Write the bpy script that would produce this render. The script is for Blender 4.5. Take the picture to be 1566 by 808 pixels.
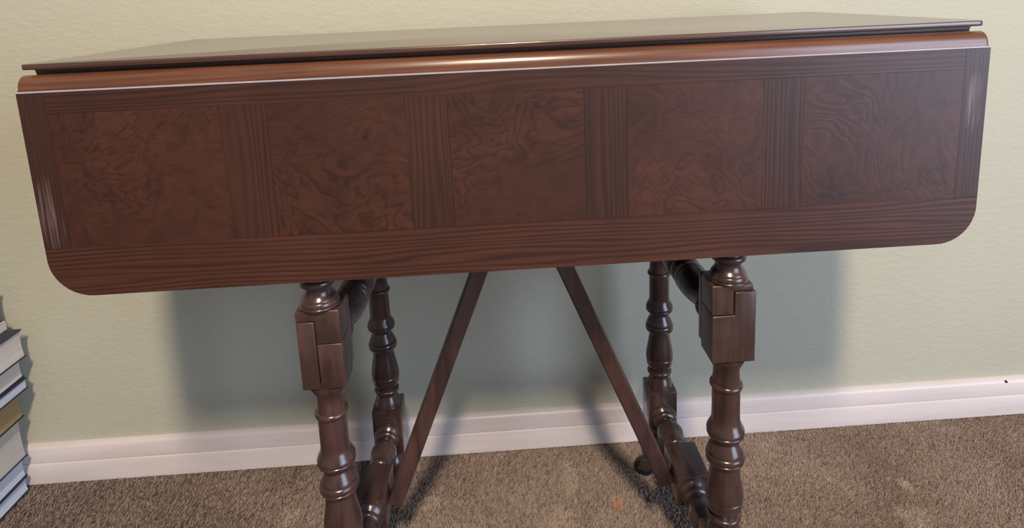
import bpy, bmesh, math, random
from math import sin, cos, pi, radians
from mathutils import Vector, Matrix
import numpy as np

for o in list(bpy.data.objects):
    bpy.data.objects.remove(o)
C = bpy.context.scene.collection
random.seed(7)

# ---------------------------------------------------------------- camera
cam = bpy.data.cameras.new('camera')
camo = bpy.data.objects.new('camera', cam)
C.objects.link(camo)
cam.sensor_width = 36.0
cam.lens = 950.03 * 36.0 / 1566.0
cam.shift_x = -14.55 / 1566.0
cam.shift_y = -239.88 / 1566.0
cam.clip_start = 0.02
right = Vector((0.9979663, -0.0475399, -0.0424633))
up = Vector((0.0502171, 0.1760497, 0.9830996))
fwd = Vector((0.0392608, 0.9832327, -0.1780783))
M = Matrix((right, up, -fwd)).transposed().to_4x4()
M.translation = Vector((-0.0215, -0.5838, 0.7965))
camo.matrix_world = M
bpy.context.scene.camera = camo

# ---------------------------------------------------------------- light and exposure
sc = bpy.context.scene
sc.view_settings.view_transform = 'Standard'
sc.view_settings.look = 'None'
sc.view_settings.gamma = 1.0
sc.view_settings.exposure = 0.0

world = bpy.data.worlds.new('world')
sc.world = world
world.use_nodes = True
wb = world.node_tree.nodes['Background']
wb.inputs[0].default_value = (0.57, 0.57, 0.62, 1)
wb.inputs[1].default_value = 0.35


def area_light(name, loc, target, sx, sy, power, color):
    l = bpy.data.lights.new(name, 'AREA')
    l.shape = 'RECTANGLE'
    l.size = sx
    l.size_y = sy
    l.energy = power
    l.color = color
    o = bpy.data.objects.new(name, l)
    o.location = loc
    o.rotation_euler = (Vector(target) - Vector(loc)).to_track_quat('-Z', 'Y').to_euler()
    C.objects.link(o)
    return o


area_light('ceiling_lamp_light', (0.04, -1.46, 2.20), (0, 0.2, 0.4), 0.15, 0.34, 62, (1.0, 0.83, 0.62))
area_light('window_light', (2.3, -2.0, 1.08), (0.0, 0.3, 0.75), 1.5, 2.0, 74, (0.64, 0.76, 1.0))


# ---------------------------------------------------------------- helpers
def link(name, me, mat=None, parent=None, smooth=False):
    o = bpy.data.objects.new(name, me)
    C.objects.link(o)
    if mat is not None and not me.materials:
        me.materials.append(mat)
    if parent is not None:
        o.parent = parent
    if smooth:
        for p in me.polygons:
            p.use_smooth = True
    return o


def obj(name, bm, mat=None, parent=None, smooth=False, angle=None):
    bmesh.ops.recalc_face_normals(bm, faces=bm.faces)
    if angle is not None:
        for f in bm.faces:
            f.smooth = True
        for e in bm.edges:
            if len(e.link_faces) == 2 and e.calc_face_angle(0) > radians(angle):
                e.smooth = False
    me = bpy.data.meshes.new(name)
    bm.to_mesh(me)
    bm.free()
    return link(name, me, mat, parent, smooth)


def empty(name, loc, label, cat, group=None, rz=0):
    o = bpy.data.objects.new(name, None)
    o.empty_display_size = 0.05
    C.objects.link(o)
    o.location = loc
    o.rotation_euler = (0, 0, rz)
    o['label'] = label
    o['category'] = cat
    if group:
        o['group'] = group
    return o


def box(bm, x0, x1, y0, y1, z0, z1, bev=0.0, seg=2):
    vs = [bm.verts.new((x, y, z)) for x in (x0, x1) for y in (y0, y1) for z in (z0, z1)]
    idx = [(0, 1, 3, 2), (4, 6, 7, 5), (0, 4, 5, 1), (2, 3, 7, 6), (0, 2, 6, 4), (1, 5, 7, 3)]
    fs = [bm.faces.new([vs[i] for i in f]) for f in idx]
    if bev > 0:
        es = list({e for f in fs for e in f.edges})
        bmesh.ops.bevel(bm, geom=es, offset=bev, segments=seg, profile=0.5, affect='EDGES')


def smooth_profile(pts, n=3):
    """pts: (t, r) list with optional third value 's' = sharp; Catmull-Rom between soft points"""
    out = []
    N = len(pts)
    for i in range(N - 1):
        p1, p2 = pts[i], pts[i + 1]
        p0 = pts[i - 1] if i > 0 and len(p1) < 3 else p1
        p3 = pts[i + 2] if i + 2 < N and len(p2) < 3 else p2
        for k in range(n):
            t = k / n
            v = []
            for a in (0, 1):
                m1 = (p2[a] - p0[a]) / 2
                m2 = (p3[a] - p1[a]) / 2
                h = 2 * t**3 - 3 * t**2 + 1, t**3 - 2 * t**2 + t, -2 * t**3 + 3 * t**2, t**3 - t**2
                v.append(h[0] * p1[a] + h[1] * m1 + h[2] * p2[a] + h[3] * m2)
            out.append((v[0], max(v[1], 0.0005)))
    out.append(pts[-1][:2])
    return out


def lathe(bm, prof, origin, axis='Z', seg=28, n=3, cap=True):
    """prof (t, r): t is the absolute coordinate along the axis"""
    P = smooth_profile(prof, n)
    rings = []
    for t, r in P:
        ring = []
        for k in range(seg):
            a = 2 * pi * k / seg
            u, v = r * cos(a), r * sin(a)
            if axis == 'Z':
                co = (origin[0] + u, origin[1] + v, t)
            elif axis == 'Y':
                co = (origin[0] + u, t, origin[2] + v)
            else:
                co = (t, origin[1] + u, origin[2] + v)
            ring.append(bm.verts.new(co))
        rings.append(ring)
    for a, b in zip(rings[:-1], rings[1:]):
        for k in range(seg):
            bm.faces.new((a[k], a[(k + 1) % seg], b[(k + 1) % seg], b[k]))
    if cap:
        bm.faces.new(rings[0])
        bm.faces.new(rings[-1])


# ---------------------------------------------------------------- materials
def mat_base(name):
    m = bpy.data.materials.new(name)
    m.use_nodes = True
    nt = m.node_tree
    b = nt.nodes['Principled BSDF']
    return m, nt, nt.nodes, nt.links, b


def coords(nt, scale=(1, 1, 1), rot=(0, 0, 0), rand=0.0):
    tc = nt.nodes.new('ShaderNodeTexCoord')
    mp = nt.nodes.new('ShaderNodeMapping')
    nt.links.new(tc.outputs['Object'], mp.inputs[0])
    mp.inputs['Scale'].default_value = scale
    mp.inputs['Rotation'].default_value = rot
    if rand:
        oi = nt.nodes.new('ShaderNodeObjectInfo')
        mu = nt.nodes.new('ShaderNodeMath')
        mu.operation = 'MULTIPLY'
        mu.inputs[1].default_value = rand
        nt.links.new(oi.outputs['Random'], mu.inputs[0])
        nt.links.new(mu.outputs[0], mp.inputs['Location'])
    return mp.outputs[0]


def noise(nt, vec, scale, detail=4, rough=0.55, dist=0.0):
    n = nt.nodes.new('ShaderNodeTexNoise')
    n.inputs['Scale'].default_value = scale
    n.inputs['Detail'].default_value = detail
    n.inputs['Roughness'].default_value = rough
    n.inputs['Distortion'].default_value = dist
    nt.links.new(vec, n.inputs['Vector'])
    return n.outputs['Fac']


def ramp(nt, fac, stops, interp='LINEAR'):
    r = nt.nodes.new('ShaderNodeValToRGB')
    cr = r.color_ramp
    cr.interpolation = interp
    while len(cr.elements) < len(stops):
        cr.elements.new(0.5)
    for e, (p, c) in zip(cr.elements, stops):
        e.position = p
        e.color = (*c, 1) if len(c) == 3 else c
    nt.links.new(fac, r.inputs[0])
    return r.outputs['Color']


def mixc(nt, a, b, fac, mode='MIX'):
    m = nt.nodes.new('ShaderNodeMix')
    m.data_type = 'RGBA'
    m.blend_type = mode
    for s, v in ((m.inputs[0], fac), (m.inputs[6], a), (m.inputs[7], b)):
        if hasattr(v, 'links') or hasattr(v, 'is_linked'):
            nt.links.new(v, s)
        else:
            s.default_value = (*v, 1) if isinstance(v, tuple) else v
    return m.outputs[2]


def mathn(nt, op, a, b=None):
    m = nt.nodes.new('ShaderNodeMath')
    m.operation = op
    for i, v in enumerate((a, b)):
        if v is None:
            continue
        if hasattr(v, 'is_linked'):
            nt.links.new(v, m.inputs[i])
        else:
            m.inputs[i].default_value = v
    return m.outputs[0]


def bump(nt, b, h, strength, dist=0.001):
    bn = nt.nodes.new('ShaderNodeBump')
    bn.inputs['Strength'].default_value = strength
    bn.inputs['Distance'].default_value = dist
    nt.links.new(h, bn.inputs['Height'])
    nt.links.new(bn.outputs[0], b.inputs['Normal'])


def scale3(c, k):
    return tuple(x * k for x in c)


GRAIN = {'x': (3, 60, 60), 'z': (60, 60, 3), 'y': (60, 3, 60)}


def straight_wood(name, axis, base, rough=0.42, line=0.55, coat=0.12, wear=None):
    m, nt, N, L, b = mat_base(name)
    s = {'x': (2.2, 30, 30), 'z': (30, 30, 2.2), 'y': (30, 2.2, 30)}[axis]
    warp = noise(nt, coords(nt, s, rand=3.0), 1.0, 2, 0.5, 0.2)
    tcw = N.new('ShaderNodeTexCoord')
    sp = N.new('ShaderNodeSeparateXYZ')
    L.new(tcw.outputs['Object'], sp.inputs[0])
    across = sp.outputs[2] if axis == 'x' else sp.outputs[0]
    ph = mathn(nt, 'ADD', mathn(nt, 'MULTIPLY', across, 1150.0), mathn(nt, 'MULTIPLY', warp, 42.0))
    amp = ramp(nt, noise(nt, coords(nt, s, rand=7.0), 0.7, 2, 0.5), [(0.30, (.2, .2, .2)), (0.52, (.5, .5, .5))])
    st = mathn(nt, 'ADD', mathn(nt, 'MULTIPLY', mathn(nt, 'SINE', ph), amp), 0.5)
    s2 = {'x': (2.5, 190, 190), 'z': (190, 190, 2.5), 'y': (190, 2.5, 190)}[axis]
    fine = noise(nt, coords(nt, s2), 4.0, 3, 0.6)
    big = noise(nt, coords(nt, (7, 7, 7)), 1.0, 3, 0.5)
    c = ramp(nt, st, [(0.0, scale3(base, 1 - line)), (0.35, scale3(base, 0.9)), (1.0, scale3(base, 1.18))])
    c = mixc(nt, c, ramp(nt, fine, [(0.35, (0.72, 0.70, 0.70)), (0.6, (1.10, 1.10, 1.10))]), 0.7, 'MULTIPLY')
    c = mixc(nt, c, ramp(nt, big, [(0.3, (0.72, 0.68, 0.68)), (0.7, (1.22, 1.2, 1.18))]), 0.8, 'MULTIPLY')
    if wear:
        # worn pale streaks where the finish is rubbed off: (centre x, centre z, half x, half z)
        tc = N.new('ShaderNodeTexCoord')
        sep = N.new('ShaderNodeSeparateXYZ')
        L.new(tc.outputs['Object'], sep.inputs[0])
        wn = noise(nt, coords(nt, (330, 330, 10)), 1.0, 3, 0.6)
        for cx, cz, hx, hz in wear:
            dx = mathn(nt, 'DIVIDE', mathn(nt, 'SUBTRACT', sep.outputs[0], cx), hx)
            dz = mathn(nt, 'DIVIDE', mathn(nt, 'SUBTRACT', sep.outputs[2], cz), hz)
            d = mathn(nt, 'ADD', mathn(nt, 'MULTIPLY', dx, dx), mathn(nt, 'MULTIPLY', dz, dz))
            f = mathn(nt, 'MULTIPLY', mathn(nt, 'MAXIMUM', mathn(nt, 'SUBTRACT', 1.0, d), 0.0),
                      ramp(nt, wn, [(0.44, (0, 0, 0)), (0.64, (1, 1, 1))]))
            c = mixc(nt, c, (0.26, 0.19, 0.18), mathn(nt, 'MULTIPLY', f, 0.55))
    L.new(c, b.inputs['Base Color'])
    b.inputs['Roughness'].default_value = rough
    b.inputs['Coat Weight'].default_value = coat
    b.inputs['Coat Roughness'].default_value = 0.38
    bump(nt, b, mathn(nt, 'ADD', mathn(nt, 'MULTIPLY', st, 0.6), fine), 0.16, 0.0006)
    return m


def burl_wood(name, base, rough=0.35, knots=()):
    m, nt, N, L, b = mat_base(name)
    v = coords(nt, (1, 1, 1), rot=(0, 0.35, 0), rand=5.0)
    n1 = noise(nt, v, 9.0, 3.0, 0.52, 1.6)
    s1 = mathn(nt, 'SINE', mathn(nt, 'MULTIPLY', n1, 80.0))
    s1 = mathn(nt, 'ADD', mathn(nt, 'MULTIPLY', s1, 0.5), 0.5)
    n2 = noise(nt, v, 24.0, 5, 0.6, 1.8)
    n3 = noise(nt, v, 5.0, 3, 0.5, 0.6)
    fine = noise(nt, coords(nt, (60, 60, 220)), 2.0, 3, 0.6)
    lines = ramp(nt, s1, [(0.0, (0.48, 0.44, 0.44)), (0.10, (0.76, 0.74, 0.74)), (0.35, (1, 1, 1)), (1.0, (1.12, 1.08, 1.04))])
    mask = ramp(nt, noise(nt, v, 9.0, 2, 0.5, 0.3), [(0.38, (0.1, 0.1, 0.1)), (0.62, (0.75, 0.75, 0.75))])
    c = mixc(nt, base, ramp(nt, n2, [(0.35, (0.62, 0.58, 0.58)), (0.5, (1, 1, 1)), (0.68, (1.35, 1.3, 1.22))]), 0.55, 'MULTIPLY')
    c = mixc(nt, c, lines, mask, 'MULTIPLY')
    c = mixc(nt, c, ramp(nt, n3, [(0.35, (0.72, 0.68, 0.68)), (0.65, (1.25, 1.22, 1.18))]), 0.8, 'MULTIPLY')
    c = mixc(nt, c, ramp(nt, fine, [(0.35, (0.85, 0.83, 0.83)), (0.6, (1.08, 1.08, 1.08))]), 0.7, 'MULTIPLY')
    if knots:
        tc = N.new('ShaderNodeTexCoord')
        sep = N.new('ShaderNodeSeparateXYZ')
        L.new(tc.outputs['Object'], sep.inputs[0])
        for kx, kz, kr in knots:
            dx = mathn(nt, 'SUBTRACT', sep.outputs[0], kx)
            dz = mathn(nt, 'SUBTRACT', sep.outputs[2], kz)
            d = mathn(nt, 'SQRT', mathn(nt, 'ADD', mathn(nt, 'MULTIPLY', dx, dx), mathn(nt, 'MULTIPLY', dz, dz)))
            f = mathn(nt, 'MAXIMUM', mathn(nt, 'SUBTRACT', 1.0, mathn(nt, 'DIVIDE', d, kr)), 0.0)
            c = mixc(nt, c, (0.01, 0.006, 0.006), mathn(nt, 'MINIMUM', mathn(nt, 'MULTIPLY', f, 1.6), 0.9))
    L.new(c, b.inputs['Base Color'])
    b.inputs['Roughness'].default_value = rough
    b.inputs['Coat Weight'].default_value = 0.12
    b.inputs['Coat Roughness'].default_value = 0.38
    bump(nt, b, mathn(nt, 'ADD', s1, n2), 0.10, 0.0006)
    return m


def turned_wood(name, base, axis='z', rough=0.25):
    m, nt, N, L, b = mat_base(name)
    s = {'x': (4, 50, 50), 'z': (50, 50, 4), 'y': (50, 4, 50)}[axis]
    n1 = noise(nt, coords(nt, s, rand=3.0), 1.6, 4, 0.6, 0.5)
    n2 = noise(nt, coords(nt, (14, 14, 14), rand=2.0), 1.0, 3, 0.6)
    c = mixc(nt, base, ramp(nt, n1, [(0.32, (0.5, 0.47, 0.47)), (0.5, (1, 1, 1)), (0.7, (1.45, 1.38, 1.3))]), 0.85, 'MULTIPLY')
    c = mixc(nt, c, ramp(nt, n2, [(0.35, (0.65, 0.62, 0.62)), (0.65, (1.3, 1.25, 1.2))]), 0.8, 'MULTIPLY')
    L.new(c, b.inputs['Base Color'])
    b.inputs['Roughness'].default_value = rough
    b.inputs['Coat Weight'].default_value = 0.35
    b.inputs['Coat Roughness'].default_value = 0.22
    bump(nt, b, n1, 0.12, 0.0008)
    return m


def plain(name, col, rough=0.6, metal=0.0):
    m, nt, N, L, b = mat_base(name)
    n = noise(nt, coords(nt, (1, 1, 1)), 60.0, 3, 0.6)
    L.new(mixc(nt, col, ramp(nt, n, [(0.3, (0.86, 0.86, 0.86)), (0.7, (1.1, 1.1, 1.1))]), 0.8, 'MULTIPLY'), b.inputs['Base Color'])
    b.inputs['Roughness'].default_value = rough
    b.inputs['Metallic'].default_value = metal
    return m


def wall_paint():
    m, nt, N, L, b = mat_base('wall_paint')
    big = noise(nt, coords(nt, (2.2, 1, 2.2)), 1.0, 3, 0.5)
    c = ramp(nt, big, [(0.3, (0.485, 0.475, 0.375)), (0.7, (0.515, 0.50, 0.40))])
    L.new(c, b.inputs['Base Color'])
    b.inputs['Roughness'].default_value = 0.62
    b.inputs['Specular IOR Level'].default_value = 0.35
    n1 = noise(nt, coords(nt, (62, 62, 120), rot=(0, 0.6, 0)), 1.0, 3, 0.55, 0.6)
    r = ramp(nt, n1, [(0.40, (0, 0, 0)), (0.60, (1, 1, 1))])
    n2 = noise(nt, coords(nt, (160, 160, 160)), 1.0, 3, 0.6)
    bump(nt, b, mathn(nt, 'ADD', r, mathn(nt, 'MULTIPLY', n2, 0.35)), 0.21, 0.0012)
    return m


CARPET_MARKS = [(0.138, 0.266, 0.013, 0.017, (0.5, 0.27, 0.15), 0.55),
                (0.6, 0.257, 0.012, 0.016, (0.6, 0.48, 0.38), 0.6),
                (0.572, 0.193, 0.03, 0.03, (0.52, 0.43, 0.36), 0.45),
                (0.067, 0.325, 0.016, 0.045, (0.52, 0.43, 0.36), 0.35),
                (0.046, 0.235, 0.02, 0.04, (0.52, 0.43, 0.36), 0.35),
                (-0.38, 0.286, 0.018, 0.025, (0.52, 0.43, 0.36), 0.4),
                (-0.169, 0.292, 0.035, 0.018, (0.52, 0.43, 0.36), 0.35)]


def carpet_mat(name, k=1.0):
    m, nt, N, L, b = mat_base(name)
    big = noise(nt, coords(nt, (5, 5, 5)), 1.0, 4, 0.6, 0.4)
    fine = noise(nt, coords(nt, (120, 120, 120)), 1.0, 3, 0.7)
    c = ramp(nt, big, [(0.32, scale3((0.26, 0.198, 0.168), k)), (0.52, scale3((0.325, 0.252, 0.218), k)), (0.70, scale3((0.385, 0.306, 0.270), k))])
    c = mixc(nt, c, ramp(nt, fine, [(0.3, (0.75, 0.73, 0.71)), (0.7, (1.2, 1.2, 1.2))]), 0.8, 'MULTIPLY')
    # an orange spill and a few pale spots: (x, y, half x, half y, colour, strength)
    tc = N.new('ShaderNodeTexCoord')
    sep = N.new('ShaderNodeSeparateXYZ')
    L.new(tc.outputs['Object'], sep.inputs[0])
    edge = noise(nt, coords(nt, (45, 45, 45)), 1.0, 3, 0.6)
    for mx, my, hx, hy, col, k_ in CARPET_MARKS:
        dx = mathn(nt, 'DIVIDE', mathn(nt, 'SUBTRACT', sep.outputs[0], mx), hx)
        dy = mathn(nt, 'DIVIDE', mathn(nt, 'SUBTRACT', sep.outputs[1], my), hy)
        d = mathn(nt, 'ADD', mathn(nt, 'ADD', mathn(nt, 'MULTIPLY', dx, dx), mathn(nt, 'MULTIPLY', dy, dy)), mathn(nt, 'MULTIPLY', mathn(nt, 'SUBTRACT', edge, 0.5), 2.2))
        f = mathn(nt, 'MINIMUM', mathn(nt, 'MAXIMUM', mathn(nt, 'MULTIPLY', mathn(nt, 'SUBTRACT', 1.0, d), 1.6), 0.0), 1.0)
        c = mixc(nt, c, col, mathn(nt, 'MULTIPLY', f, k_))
    L.new(c, b.inputs['Base Color'])
    b.inputs['Roughness'].default_value = 0.95
    b.inputs['Specular IOR Level'].default_value = 0.15
    return m


M_bx = straight_wood('veneer_grain_across', 'x', (0.056, 0.0180, 0.0100), 0.45, 0.50)
M_bxt = straight_wood('veneer_grain_top_band', 'x', (0.0440, 0.0150, 0.0088), 0.45, 0.36)
M_bz = straight_wood('veneer_grain_upright', 'z', (0.0425, 0.0148, 0.0088), 0.45, 0.32)
M_bzs = straight_wood('veneer_grain_side_band', 'z', (0.0387, 0.0144, 0.00972), 0.45, 0.25,
                      wear=[(-0.4445, 0.612, 0.013, 0.040), (0.4435, 0.675, 0.011, 0.032)])
M_burl = burl_wood('veneer_burl', (0.0450, 0.0150, 0.0086), 0.45,
                   knots=[(-0.1466, 0.6708, 0.0030), (-0.1738, 0.6469, 0.0018)])
M_edge = straight_wood('moulded_edge_wood', 'x', (0.13, 0.052, 0.027), 0.27, 0.22, 0.4)
M_top = straight_wood('tabletop_wood', 'x', (0.075, 0.036, 0.025), 0.20, 0.35, 1.0)
M_dark = turned_wood('dark_frame_wood', (0.060, 0.030, 0.022), 'x', 0.45)
M_leg = turned_wood('turned_leg_wood', (0.052, 0.028, 0.026), 'z')
M_str = turned_wood('turned_stretcher_wood', (0.048, 0.028, 0.027), 'y')
M_blk = turned_wood('joint_block_wood', (0.056, 0.030, 0.026), 'z', 0.42)
M_brace = turned_wood('brace_wood', (0.054, 0.028, 0.025), 'z', 0.4)
M_rub = plain('caster_black', (0.018, 0.018, 0.02), 0.35)
M_met = plain('caster_metal', (0.25, 0.22, 0.17), 0.4, 0.9)

# ---------------------------------------------------------------- structure
WY = 0.4083
bm = bmesh.new()
box(bm, -3.0, 3.0, WY, WY + 0.12, 0.0, 2.5)
w = obj('wall_back', bm, wall_paint())
w['kind'] = 'structure'

bm = bmesh.new()
box(bm, -3.0, 3.0, -3.2, WY, -0.06, -0.004)
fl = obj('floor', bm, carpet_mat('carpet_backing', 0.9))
fl['kind'] = 'structure'


def carpet_pile(parent):
    rng = np.random.default_rng(3)
    xs, ys = [], []

    def scatter(n, x0, x1, y0, y1):
        xs.append(rng.uniform(x0, x1, n))
        ys.append(rng.uniform(y0, y1, n))
    scatter(300000, -1.25, 1.25, -0.80, WY - 0.014)
    scatter(190000, -1.10, 1.10, 0.0, WY - 0.014)
    keep = np.clip((ys[1] - 0.0) / 0.15, 0, 1) > rng.uniform(0, 1, len(ys[1]))   # thins out smoothly
    xs[1], ys[1] = xs[1][keep], ys[1][keep]
    x = np.concatenate(xs)
    y = np.concatenate(ys)
    n = len(x)
    # lean of the pile: slow swirls, as left by feet and the vacuum cleaner
    a = 0.5 + 0.6 * np.sin(5.1 * x + 2.0 * np.sin(4.3 * y + 1)) + 0.5 * np.sin(7.7 * y + 1.7 * np.cos(6.1 * x)) + rng.normal(0, 0.55, n)
    lean = 0.0035 + rng.uniform(0, 0.0030, n)
    tuft = 0.0009 * (np.sin(190 * x + 40 * np.sin(31 * y)) * np.sin(170 * y + 30 * np.sin(27 * x)))
    h = 0.0062 + rng.uniform(0, 0.0018, n) + tuft
    wd = rng.uniform(0.0008, 0.0014, n)
    ta = rng.uniform(0, pi, n)
    bx, by = np.cos(ta) * wd, np.sin(ta) * wd
    co = np.empty((n, 4, 3))
    co[:, 0] = np.stack([x - bx, y - by, np.full(n, -0.0045)], 1)
    co[:, 1] = np.stack([x + bx, y + by, np.full(n, -0.0045)], 1)
    tx, ty = x + np.cos(a) * lean, y + np.sin(a) * lean
    ty = np.minimum(ty, WY - 0.0135)
    co[:, 2] = np.stack([tx + bx * 0.55, ty + by * 0.55, h - 0.006], 1)
    co[:, 3] = np.stack([tx - bx * 0.55, ty - by * 0.55, h - 0.006], 1)
    me = bpy.data.meshes.new('carpet_pile')
    me.vertices.add(n * 4)
    me.vertices.foreach_set('co', co.reshape(-1).astype(np.float32))
    me.loops.add(n * 4)
    me.loops.foreach_set('vertex_index', np.arange(n * 4, dtype=np.int32))
    me.polygons.add(n)
    me.polygons.foreach_set('loop_start', np.arange(0, n * 4, 4, dtype=np.int32))
    me.polygons.foreach_set('loop_total', np.full(n, 4, dtype=np.int32))
    me.update(calc_edges=True)
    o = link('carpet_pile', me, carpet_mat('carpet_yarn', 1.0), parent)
    o['kind'] = 'stuff'
    o['label'] = 'taupe brown cut pile of the carpet'


carpet_pile(fl)


def sweep_x(bm, prof, x0, x1):
    """closed profile of (y, z) extruded along x"""
    a = [bm.verts.new((x0, y, z)) for y, z in prof]
    b = [bm.verts.new((x1, y, z)) for y, z in prof]
    n = len(prof)
    for i in range(n):
        bm.faces.new((a[i], a[(i + 1) % n], b[(i + 1) % n], b[i]))
    bm.faces.new(a)
    bm.faces.new(b)


M_base, nt, N, L, b = mat_base('baseboard_paint')
nn = noise(nt, coords(nt, (3, 3, 30)), 2.0, 3, 0.6)
L.new(ramp(nt, nn, [(0.3, (0.66, 0.585, 0.57)), (0.7, (0.74, 0.665, 0.65))]), b.inputs['Base Color'])
b.inputs['Roughness'].default_value = 0.35
bm = bmesh.new()
P = [(WY, 0), (WY - .0125, 0), (WY - .0125, .0372), (WY - .0120, .0380), (WY - .0092, .0384), (WY - .0074, .0390), (WY - .0074, .0396),
     (WY - .0108, .0399), (WY - .0110, .0640), (WY - .0088, .0672), (WY - .0060, .0694), (WY - .0020, .0705), (WY, .0708)]
sweep_x(bm, P, -3.0, 3.0)
bb = obj('baseboard_back', bm, M_base, angle=50)
bb['kind'] = 'structure'
# small marks on wall and baseboard: a dab of cream paint above the board, a dark nail hole
M_dab = plain('cream_paint_dab', (0.72, 0.66, 0.48), 0.5)
bm = bmesh.new()
for x0, x1, z in ((-0.030, 0.030, 0.0735), (0.075, 0.130, 0.0722)):
    k = 10
    top = [bm.verts.new((x0 + (x1 - x0) * i / k, WY - 0.0004, z + 0.0011 * sin(pi * i / k) * (0.6 + 0.4 * random.random()))) for i in range(k + 1)]
    bot = [bm.verts.new((x0 + (x1 - x0) * i / k, WY - 0.0004, z - 0.0008 * sin(pi * i / k))) for i in range(k + 1)]
    for i in range(k):
        bm.faces.new((top[i], top[i + 1], bot[i + 1], bot[i]))
obj('paint_dab', bm, M_dab, w)
bm = bmesh.new()
lathe(bm, [(WY - 0.0120, 0.0018), (WY - 0.0095, 0.0024)], (0.878, 0, 0.0665), 'Y', 10, 1)
obj('nail_head', bm, M_rub, bb)

# ---------------------------------------------------------------- the table
X0 = 0.4545
H = 0.7532
D = 0.3400
table = empty('drop_leaf_table', (0, D / 2, 0),
              'dark reddish-brown drop-leaf table with turned legs, its burl-veneered leaf hanging down', 'table')
PO = Vector((0, D / 2, 0))


def part(name, bm, mat, angle=35, parent=None, label=None):
    """geometry is given in world coordinates; the parent empty is at PO"""
    o = obj(name, bm, mat, parent or table, angle=angle)
    if parent is None:
        o.matrix_parent_inverse = Matrix.Translation(-PO)
    if label:
        o['label'] = label
    return o


def ring_rect(bm, inset, z, r=0.006, k=5, x=X0, y0=0.0, y1=D, radii=None):
    vs = []
    r = max(r - inset, 0.0012)
    x = x + inset * (0.0 if inset < .001 else 0.5)
    for cx, cy, a0 in ((x - inset - r, y0 + inset + r, -pi / 2), (x - inset - r, y1 - inset - r, 0),
                       (-x + inset + r, y1 - inset - r, pi / 2), (-x + inset + r, y0 + inset + r, pi)):
        for i in range(k):
            a = a0 + (pi / 2) * i / (k - 1)
            vs.append(bm.verts.new((cx + r * cos(a), cy + r * sin(a), z)))
    return vs


bm = bmesh.new()
loops = [ring_rect(bm, i, z) for i, z in ((.0012, H), (.0003, H - .0005), (0, H - .0012), (0, H - .0046), (.0006, H - .0052),
                                          (.0085, H - .0056), (.0112, H - .0066), (.0118, H - .0095), (.0122, H - .0130), (.0130, H - .0180))]
for a, b_ in zip(loops[:-1], loops[1:]):
    for i in range(len(a)):
        bm.faces.new((a[i], a[(i + 1) % len(a)], b_[(i + 1) % len(a)], b_[i]))
bm.faces.new(loops[0])
bm.faces.new(loops[-1])
part('tabletop', bm, M_top, angle=50)

# ---- drop leaves
LX = 0.4570
YF, YB = -0.0066, 0.0072
ZB, ZT = 0.5280, 0.7285
RC = 0.039


def outline(x, zb, zt, r, k=12):
    pts = [(-x, zt)]
    for i in range(k + 1):
        a = pi + (pi / 2) * i / k
        pts.append((-x + r + r * cos(a), zb + r + r * sin(a)))
    for i in range(k + 1):
        a = 1.5 * pi + (pi / 2) * i / k
        pts.append((x - r + r * cos(a), zb + r + r * sin(a)))
    pts.append((x, zt))
    return pts


def leaf_core(mirror):
    """the solid board behind the veneers, its rounded hinge edge is a child of its own"""
    def Y(y):
        return y if not mirror else D - y
    bm = bmesh.new()
    rings = []
    for y, ins in ((YF + .0011, .0010), (YF + .0022, .0), (YB - .002, 0), (YB, .0018)):
        rings.append([bm.verts.new((x, Y(y), z)) for x, z in outline(LX - ins, ZB + ins, ZT, RC - ins)])
    for a, b_ in zip(rings[:-1], rings[1:]):
        n = len(a)
        for i in range(n):
            bm.faces.new((a[i], a[(i + 1) % n], b_[(i + 1) % n], b_[i]))
    bm.faces.new(rings[0])
    bm.faces.new(rings[-1])
    lf = part('drop_leaf', bm, M_dark, angle=50,
              label='wide front leaf hanging down, burl panels framed by straight-grained bands' if not mirror else 'rear leaf hanging down behind the frame')
    # rule-joint edge
    prof = [(YF + .0011, ZT), (YF + .0030, ZT)]
    cy = YB - .001
    for i in range(0, 13):
        a = pi - (pi / 2) * i / 12
        prof.append((cy + (cy - YF - .0030) * cos(a), ZT + .0022 + .0122 * sin(a)))
    prof += [(YB, ZT + .0142), (YB, ZT)]
    bm = bmesh.new()
    xs = [(-LX, .80), (-LX + .0005, .90), (-LX + .0016, .97), (-LX + .0032, 1), (LX - .0032, 1), (LX - .0016, .97), (LX - .0005, .90), (LX, .80)]
    rr = []
    for x, k_ in xs:
        rr.append([bm.verts.new((x, Y(YB + (y - YB) * (k_ if z > ZT + .001 else 1)), ZT + (z - ZT) * k_)) for y, z in prof])
    n = len(prof)
    for a, b_ in zip(rr[:-1], rr[1:]):
        for i in range(n):
            bm.faces.new((a[i], a[(i + 1) % n], b_[(i + 1) % n], b_[i]))
    bm.faces.new(rr[0])
    bm.faces.new(rr[-1])
    part('rounded_edge', bm, M_edge, angle=40, parent=lf)
    return lf


front = leaf_core(False)
bm = bmesh.new()
box(bm, -LX + .0006, LX - .0006, YF + .0001, YF + .0032, ZT - .0012, ZT + .0003, .0003, 1)  # pale strip along the ledge: window highlight painted as its colour
part('arris_highlight', bm, plain('edge_highlight_line', (0.36, 0.34, 0.39), 0.25), parent=front, label='thin pale line along the edge of the leaf, a highlight put into its colour')
rear = leaf_core(True)
G = 0.00006     # half of the joint between two veneers
ZP0, ZP1 = 0.5775, 0.7075
XS = 0.4320


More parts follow.
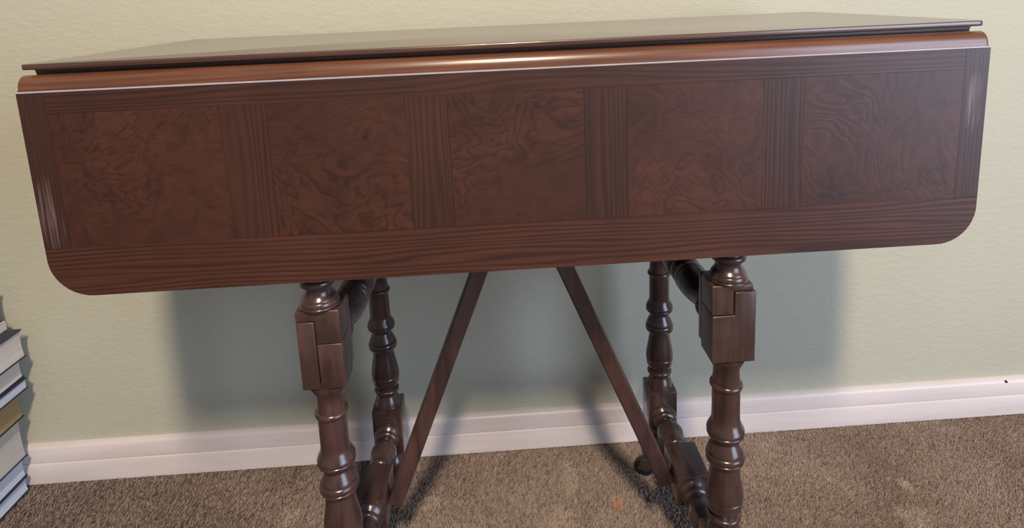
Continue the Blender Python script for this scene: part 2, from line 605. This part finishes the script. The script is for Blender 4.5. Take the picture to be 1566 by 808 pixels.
def veneer(name, poly, mat, proud=0.0, label=None):
    """poly (x, z) outline counter-clockwise; thin slab on the leaf face"""
    bm = bmesh.new()
    cx = sum(p[0] for p in poly) / len(poly)
    cz = sum(p[1] for p in poly) / len(poly)
    rings = []
    for y, s in ((YF + .0014, 0), (YF + .0002 - proud, 0), (YF - proud, .00010)):
        r = []
        for x, z in poly:
            d = Vector((cx - x, cz - z))
            d.normalize()
            r.append(bm.verts.new((x + d.x * s, y, z + d.y * s)))
        rings.append(r)
    n = len(poly)
    for a, b_ in zip(rings[:-1], rings[1:]):
        for i in range(n):
            bm.faces.new((a[i], a[(i + 1) % n], b_[(i + 1) % n], b_[i]))
    bm.faces.new(rings[0])
    bm.faces.new(rings[-1])
    o = part(name, bm, mat, angle=60, parent=front)
    if label:
        o['label'] = label
    return o


def rect(x0, x1, z0, z1):
    return [(x0 + G, z0 + G), (x1 - G, z0 + G), (x1 - G, z1 - G), (x0 + G, z1 - G)]


cuts = [-XS, -0.2785, -0.2363, -0.1082, -0.0680, 0.0610, 0.1022, 0.2351, 0.2742, XS]
for i in range(9):
    if i % 2 == 0:
        veneer('burl_panel', rect(cuts[i], cuts[i + 1], ZP0, ZP1), M_burl)
    else:
        veneer('cross_band', rect(cuts[i], cuts[i + 1], ZP0, ZP1), M_bz)
out = outline(LX - .0006, ZB + .0006, ZP0 - G, RC - .0006)
veneer('border_band', out, M_bx, label='lower border band with rounded corners, grain running lengthways')
veneer('border_band', rect(-XS, XS, ZP1, ZT - .0012), M_bxt, label='narrow upper border band, grain running lengthways')
veneer('border_band', rect(-LX + .0006, -XS, ZP0, ZT - .0012), M_bzs, label='left border band with pale rubbed streaks')
veneer('border_band', rect(XS, LX - .0006, ZP0, ZT - .0012), M_bzs, label='right border band with pale rubbed patch')

# ---- frame under the top
AX, AY0, AY1 = 0.2165, 0.0285, 0.3085
bm = bmesh.new()
for y0, y1 in ((AY0 - .009, AY0 + .009), (AY1 - .009, AY1 + .009)):
    box(bm, -AX + .019, AX - .019, y0, y1, 0.655, H - .0182, .001, 1)
for s in (-1, 1):
    box(bm, s * AX - .009, s * AX + .009, AY0 + .0185, AY1 - .0185, 0.655, H - .0182, .001, 1)
part('apron', bm, M_dark)
bm = bmesh.new()
box(bm, -.016, .016, AY0 + .0092, AY1 - .0092, 0.545, 0.575, .001, 1)
box(bm, -.016, .016, AY0 + .0092, AY0 + .0252, 0.5752, 0.7345, .001, 1)
box(bm, -.016, .016, AY1 - .0252, AY1 - .0092, 0.5752, 0.7345, .001, 1)
part('brace_hanger', bm, M_dark)

S = 's'


def lower_turning():
    """from the under side of the upper block (z .405) down to the lower block (z .172)"""
    return [(.4052, .0150, S), (.3985, .0150), (.3975, .0196), (.3925, .0180), (.3860, .0150), (.3790, .0143), (.3700, .0150), (.3672, .0152, S),
            (.3665, .0168), (.3640, .0180), (.3610, .0168), (.3602, .0156, S), (.3580, .0152), (.3400, .0152), (.3240, .0154), (.3180, .0164), (.3130, .0188),
            (.3090, .0206), (.3066, .0204, S), (.3058, .0197, S), (.3045, .0206), (.3018, .0198), (.2992, .0170), (.2978, .0142, S), (.2955, .0138),
            (.2925, .0148), (.2880, .0170), (.2830, .0192), (.2810, .0196, S), (.2800, .0190, S), (.2785, .0206), (.2755, .0214), (.2725, .0206, S), (.2715, .0212), (.2688, .0200), (.2672, .0172, S),
            (.2640, .0158), (.2580, .0160), (.2480, .0176), (.2360, .0198), (.2270, .0210), (.2232, .0210, S), (.2224, .0203, S), (.2212, .0209, S), (.2190, .0208), (.2172, .0202, S),
            (.2120, .0200), (.2070, .0180), (.2030, .0152), (.2015, .0150, S), (.2004, .0178), (.1975, .0190), (.1942, .0180), (.1930, .0158, S),
            (.1905, .0150), (.1870, .0160), (.1800, .0185), (.1740, .0200), (.1718, .0205)]


def upper_turning():
    return [(.5605, .0175), (.5520, .0150), (.5380, .0135), (.5240, .0145), (.5180, .0152, S), (.5172, .0178), (.5145, .0186), (.5116, .0178), (.5108, .0152, S),
            (.5080, .0138), (.5045, .0138), (.5010, .0152), (.4975, .0178), (.4958, .0182, S), (.4950, .0190), (.4925, .0200), (.4908, .0196, S), (.4898, .0208), (.4887, .0210)]


def foot_turning():
    return [(.1005, .0200), (.0960, .0175), (.0925, .0135), (.0905, .0135, S), (.0895, .0160), (.0875, .0160), (.0865, .0140, S),
            (.0800, .0185), (.0700, .0215), (.0580, .0205), (.0480, .0165), (.0440, .0155, S), (.0425, .0165), (.0405, .0160)]


def caster(leg, x, y, ang):
    def sub(name, bm, mat):
        return part(name, bm, mat, angle=40, parent=leg)
    bm = bmesh.new()
    dx, dy = cos(ang) * .026, sin(ang) * .026
    lathe(bm, [(.0410, .0040), (.0335, .0040)], (x, y, 0), 'Z', 10, 1)
    lathe(bm, [(.0352, .0090), (.0335, .0095)], (x, y, 0), 'Z', 14, 1)
    cx, cy = x + dx, y + dy
    # fork: two cheeks beside the wheel
    px, py = -sin(ang), cos(ang)
    for s in (-1, 1):
        o = Vector((px, py)) * s * .0085
        pts = [(x + o.x - dx * .25, y + o.y - dy * .25, .0342), (x + o.x + dx * 1.05, y + o.y + dy * 1.05, .0342),
               (cx + o.x + dx * .35, cy + o.y + dy * .35, .0125), (cx + o.x - dx * .25, cy + o.y - dy * .25, .0125)]
        q = Vector((px, py, 0)) * s * .0012
        a = [bm.verts.new(p) for p in pts]
        b_ = [bm.verts.new(Vector(p) + q) for p in pts]
        for i in range(4):
            bm.faces.new((a[i], a[(i + 1) % 4], b_[(i + 1) % 4], b_[i]))
        bm.faces.new(a)
        bm.faces.new(b_)
    sub('caster_fork', bm, M_met)
    bm = bmesh.new()
    lathe(bm, [(-.0070, .0120), (-.0062, .0145), (-.003, .0160), (.003, .0160), (.0062, .0145), (.0070, .0120)], (0, 0, 0), 'X', 22, 2)
    bmesh.ops.transform(bm, matrix=Matrix.Translation((cx, cy, .0158)) @ Matrix.Rotation(ang + pi / 2, 4, 'Z'), verts=bm.verts)
    sub('caster_wheel', bm, M_rub)


BW = 0.0222


def leg(sx, y, isfront):
    x = sx * AX
    bm = bmesh.new()
    box(bm, x - .0180, x + .0180, y - .0180, y + .0180, .5600, H - .0184, .0012, 1)
    lathe(bm, upper_turning(), (x, y, 0), n=3)
    if not isfront:
        box(bm, x - BW, x + BW, y - BW, y + BW, .4052, .4888, .0015, 2)
    if isfront:
        box(bm, x - BW + .0012, x + BW - .0012, y + .0197, y + .0355, .4010, .4830, .0045, 3)
    lathe(bm, lower_turning(), (x, y, 0), n=3, seg=36)
    box(bm, x - BW, x + BW, y - BW, y + BW, .1000, .1722, .0018, 2)
    lathe(bm, foot_turning(), (x, y, 0), n=3)
    lg = part('leg', bm, M_leg)
    if isfront:
        # upper block: interlocking pieces of the halved joint
        z0, z1 = .3990, .4870
        g = .0004
        ya, yb = y - .0150, y + .0195

        def lpoly(poly, y0, y1, nm='joint_piece', lab=None):
            bm = bmesh.new()
            a = [bm.verts.new((px, y0, pz)) for px, pz in poly]
            b_ = [bm.verts.new((px, y1, pz)) for px, pz in poly]
            n = len(poly)
            for i in range(n):
                bm.faces.new((a[i], a[(i + 1) % n], b_[(i + 1) % n], b_[i]))
            bm.faces.new(a)
            bm.faces.new(b_)
            bmesh.ops.recalc_face_normals(bm, faces=bm.faces)
            bmesh.ops.bevel(bm, geom=list(bm.edges), offset=.0009, segments=2, profile=.5, affect='EDGES')
            o = part(nm, bm, M_blk, parent=lg, angle=50)
            if lab:
                o['label'] = lab
        if sx > 0:
            xs = x + .0015
            zj, zs = .4535, .4800
            # upper piece (inverted L) and proud lower piece (L)
            lpoly([(x - BW, zj + g), (xs - g, zj + g), (xs - g, zs + g), (x + BW - .0006, zs + g), (x + BW - .0006, z1), (x - BW, z1)], ya, yb,
                  lab='upper piece of the halved joint')
            lpoly([(x - BW, z0), (x + BW + .0022, z0), (x + BW + .0022, zs - g), (xs + g, zs - g), (xs + g, zj - g), (x - BW, zj - g)], ya - .0016, yb,
                  lab='lower piece of the halved joint, standing proud')
        else:
            xs = x - .0035
            zj, zs = .4500, .4755
            lpoly([(x - BW, zs + g), (xs + g, zs + g), (xs + g, zj + g), (x + BW, zj + g), (x + BW, z1), (x - BW, z1)], ya, yb,
                  lab='upper piece of the halved joint')
            lpoly([(x - BW, z0), (xs - g, z0), (xs - g, zs - g), (x - BW, zs - g)], ya - .0006, yb, lab='outer strip of the halved joint')
            lpoly([(xs + g, z0), (x + BW, z0), (x + BW, zj - g), (xs + g, zj - g)], ya, yb, lab='lower inner piece of the halved joint')
    ang = {(-1, True): 2.6, (1, True): .6, (-1, False): 2.9, (1, False): 2.65}[(sx, isfront)]
    caster(lg, x, y, ang)
    return lg


for sx in (-1, 1):
    leg(sx, AY0, True)
    leg(sx, AY1, False)

# ---- stretchers
MY = (AY0 + AY1) / 2
for sx in (-1, 1):
    x = sx * AX
    zc = .1300
    ya, yb = AY0 + BW, AY1 - BW
    m0, m1 = MY - .0330, MY + .0330
    half = m0 - ya

    def seg_prof(a, b_):
        """a turned length between two square blocks: ring, cup, long bulb, cup, ring"""
        d = b_ - a
        return [(a - .001, .0205), (a + .020 * d, .0205), (a + .05 * d, .0190), (a + .10 * d, .0150, S), (a + .12 * d, .0172), (a + .155 * d, .0180), (a + .19 * d, .0168), (a + .21 * d, .0142, S),
                (a + .27 * d, .0142), (a + .36 * d, .0172), (a + .47 * d, .0196), (a + .53 * d, .0196), (a + .64 * d, .0176), (a + .73 * d, .0146), (a + .79 * d, .0142, S),
                (a + .81 * d, .0168), (a + .845 * d, .0180), (a + .88 * d, .0172), (a + .90 * d, .0150, S), (a + .95 * d, .0190), (a + .98 * d, .0205), (b_ + .001, .0205)]
    bm = bmesh.new()
    lathe(bm, seg_prof(ya, m0), (x, 0, zc), 'Y', 28, 3)
    lathe(bm, seg_prof(m1, yb), (x, 0, zc), 'Y', 28, 3)
    box(bm, x - BW, x + BW, m0, m1, zc - BW, zc + BW, .0018, 2)
    part('lower_stretcher', bm, M_str)
    bm = bmesh.new()
    a, b_ = AY0 + .0355, yb
    d = b_ - a
    zu = .4290
    pr = [(a - .001, .0180), (a + .02 * d, .0178), (a + .045 * d, .0150, S), (a + .055 * d, .0172), (a + .075 * d, .0180), (a + .095 * d, .0172), (a + .105 * d, .0150, S),
          (a + .17 * d, .0150), (a + .26 * d, .0185), (a + .34 * d, .0205), (a + .38 * d, .0205, S), (a + .385 * d, .0194, S), (a + .39 * d, .0206, S), (a + .43 * d, .0200), (a + .455 * d, .0160, S),
          (a + .465 * d, .0185), (a + .50 * d, .0200), (a + .535 * d, .0185), (a + .545 * d, .0160, S), (a + .57 * d, .0200), (a + .61 * d, .0206, S), (a + .615 * d, .0194, S), (a + .62 * d, .0205, S),
          (a + .66 * d, .0205), (a + .74 * d, .0185), (a + .83 * d, .0150), (a + .895 * d, .0150, S), (a + .905 * d, .0172), (a + .925 * d, .0180), (a + .945 * d, .0172), (a + .955 * d, .0150, S),
          (a + .98 * d, .0178), (b_ + .001, .0180)]
    lathe(bm, pr, (x, 0, zu), 'Y', 28, 3)
    part('upper_stretcher', bm, M_str)

# ---- diagonal braces
for sx in (-1, 1):
    xi = sx * (AX - BW - .0004)
    p0 = Vector((xi - sx * .0100, 0, .1310))
    p1 = Vector((sx * .0010 + sx * .0105, 0, .5600))
    d = (p1 - p0).normalized()
    nrm = Vector((d.z, 0, -d.x))
    bm = bmesh.new()
    hw, hd = .0104, .0098
    yb0 = MY - .004
    rings = []
    pe = p0 - d * .008
    for c, k in ((pe, .85), (pe + d * .0015, 1), (p1 - d * .003, 1), (p1, .92)):
        r = []
        for u, v in ((-1, -1), (1, -1), (1, 1), (-1, 1)):
            for da, db in ((0, .8), (.8, 0)):
                uu = u * (hw * k - .0018 * (da if (u * v > 0) else db) / .8)
                vv = v * (hd * k - .0018 * (db if (u * v > 0) else da) / .8)
                r.append(bm.verts.new(c + nrm * uu + Vector((0, yb0 + vv, 0))))
        rings.append(r)
    for a, b_ in zip(rings[:-1], rings[1:]):
        for i in range(8):
            bm.faces.new((a[i], a[(i + 1) % 8], b_[(i + 1) % 8], b_[i]))
    bm.faces.new(rings[0])
    bm.faces.new(rings[-1])
    part('brace', bm, M_brace, angle=30)

# ---------------------------------------------------------------- the books on the floor
M_page = {}


def page_mat(name, col):
    m, nt, N, L, b = mat_base(name)
    n = noise(nt, coords(nt, (3, 3, 900)), 1.0, 2, 0.6)
    c = mixc(nt, col, ramp(nt, n, [(0.3, (0.80, 0.80, 0.80)), (0.7, (1.06, 1.06, 1.06))]), 0.9, 'MULTIPLY')
    L.new(c, b.inputs['Base Color'])
    b.inputs['Roughness'].default_value = 0.8
    bump(nt, b, n, 0.3, 0.0005)
    return m


navy = plain('book_cloth_navy', (0.025, 0.028, 0.065), 0.5)
dkbl = plain('book_cloth_dark_blue', (0.02, 0.025, 0.05), 0.5)
green = plain('book_cloth_dark_green', (0.035, 0.045, 0.04), 0.55)
blue = plain('paper_cover_light_blue', (0.28, 0.36, 0.55), 0.45)
cream = plain('paper_cover_cream', (0.60, 0.55, 0.48), 0.5)
p_white = page_mat('page_edges_white', (0.62, 0.58, 0.56))
p_blue = page_mat('page_edges_cool_white', (0.55, 0.60, 0.72))
p_tan = page_mat('page_edges_tan', (0.33, 0.24, 0.11))
p_grey = page_mat('page_edges_grey', (0.50, 0.47, 0.45))

# z0, z1, x of the near long side, depth (y), width (x), cover mat, page mat, board thickness, turn, label
books = [
    (0.0020, 0.0290, -0.8490, .225, .160, dkbl, p_blue, .0024, 0.0, 'dark-covered hardback with cool white page edges lying on the carpet, lowest of its stack'),
    (0.0292, 0.0672, -0.8480, .215, .155, dkbl, p_blue, .0024, .6, 'dark-covered book with bluish-white pages, second from the bottom of the stack'),
    (0.0674, 0.1400, -0.8420, .220, .150, navy, p_grey, .0024, -.5, 'very thick hardback with greyish-white page edges, the fattest book in the stack'),
    (0.1402, 0.1925, -0.8335, .210, .150, dkbl, p_tan, .0024, .4, 'dark-covered book with tan brown page edges, the only tan one in the stack'),
    (0.1927, 0.2120, -0.8185, .215, .160, dkbl, p_blue, .0024, -.8, 'thin dark-covered book with light blue page edges lying on the tan-edged book'),
    (0.2122, 0.2490, -0.8205, .212, .150, navy, p_white, .0024, .3, 'navy hardback with white page edges, directly beneath the topmost navy one'),
    (0.2492, 0.2975, -0.8110, .215, .160, navy, p_white, .0024, -.3, 'navy hardback with white pages whose dark cover top shows beside the cream booklet'),
    (0.2977, 0.3125, -0.8320, .190, .135, cream, p_white, .0012, 1.0, 'thin cream paperback with rounded corner lying on the navy hardback'),
    (0.3127, 0.3700, -0.8370, .185, .130, green, p_grey, .0024, .0, 'dark grey-green hardback, topmost of the stack, cut by the photo edge'),
]
YEND = 0.3850
for (z0, z1, xf, dep, wid, cm, pm, th, turn, lab) in books:
    t = empty('book', (xf - wid / 2, YEND - dep / 2 - .001, z0), lab, 'book', 'books stacked on the carpet by the wall', radians(turn))
    hx, hy, hz = wid / 2, dep / 2, z1 - z0
    bm = bmesh.new()
    box(bm, -hx, hx, -hy, hy, 0, th, .0008, 2)
    box(bm, -hx, hx, -hy, hy, hz - th, hz, .0008, 2)
    # rounded spine on the far long side
    k = 8
    o_, i_ = [], []
    for j in range(k + 1):
        a = -pi / 2 + pi * j / k
        o_.append((-hx - .006 * cos(a), hz / 2 + (hz / 2) * sin(a)))
        i_.append((-hx + .0025 - .006 * cos(a), hz / 2 + (hz / 2 - .0028 if hz > .016 else hz / 2 - .001) * sin(a)))
    loop = o_ + i_[::-1]
    A = [bm.verts.new((x_, -hy, z_)) for x_, z_ in loop]
    B = [bm.verts.new((x_, hy, z_)) for x_, z_ in loop]
    n = len(loop)
    for j in range(n):
        bm.faces.new((A[j], A[(j + 1) % n], B[(j + 1) % n], B[j]))
    for j in range(k):
        bm.faces.new((A[j], A[j + 1], A[n - 2 - j], A[n - 1 - j]))
        bm.faces.new((B[j], B[j + 1], B[n - 2 - j], B[n - 1 - j]))
    obj('cover', bm, cm, t, angle=40)
    bm = bmesh.new()
    ov = .0022 if th > .002 else .0004
    z_a, z_b = th, hz - th
    # page block with a slightly hollow fore edge
    K = 6
    prof = [(hx - ov - .0016 * sin(pi * j / K) * (1 if hz > .02 else 0), z_a + (z_b - z_a) * j / K) for j in range(K + 1)] + [(-hx - .001, z_b), (-hx - .001, z_a)]
    A = [bm.verts.new((x_, -hy + ov, z_)) for x_, z_ in prof]
    B = [bm.verts.new((x_, hy - ov, z_)) for x_, z_ in prof]
    n = len(prof)
    for j in range(n):
        bm.faces.new((A[j], A[(j + 1) % n], B[(j + 1) % n], B[j]))
    bm.faces.new(A)
    bm.faces.new(B)
    obj('page_block', bm, pm, t, angle=30)
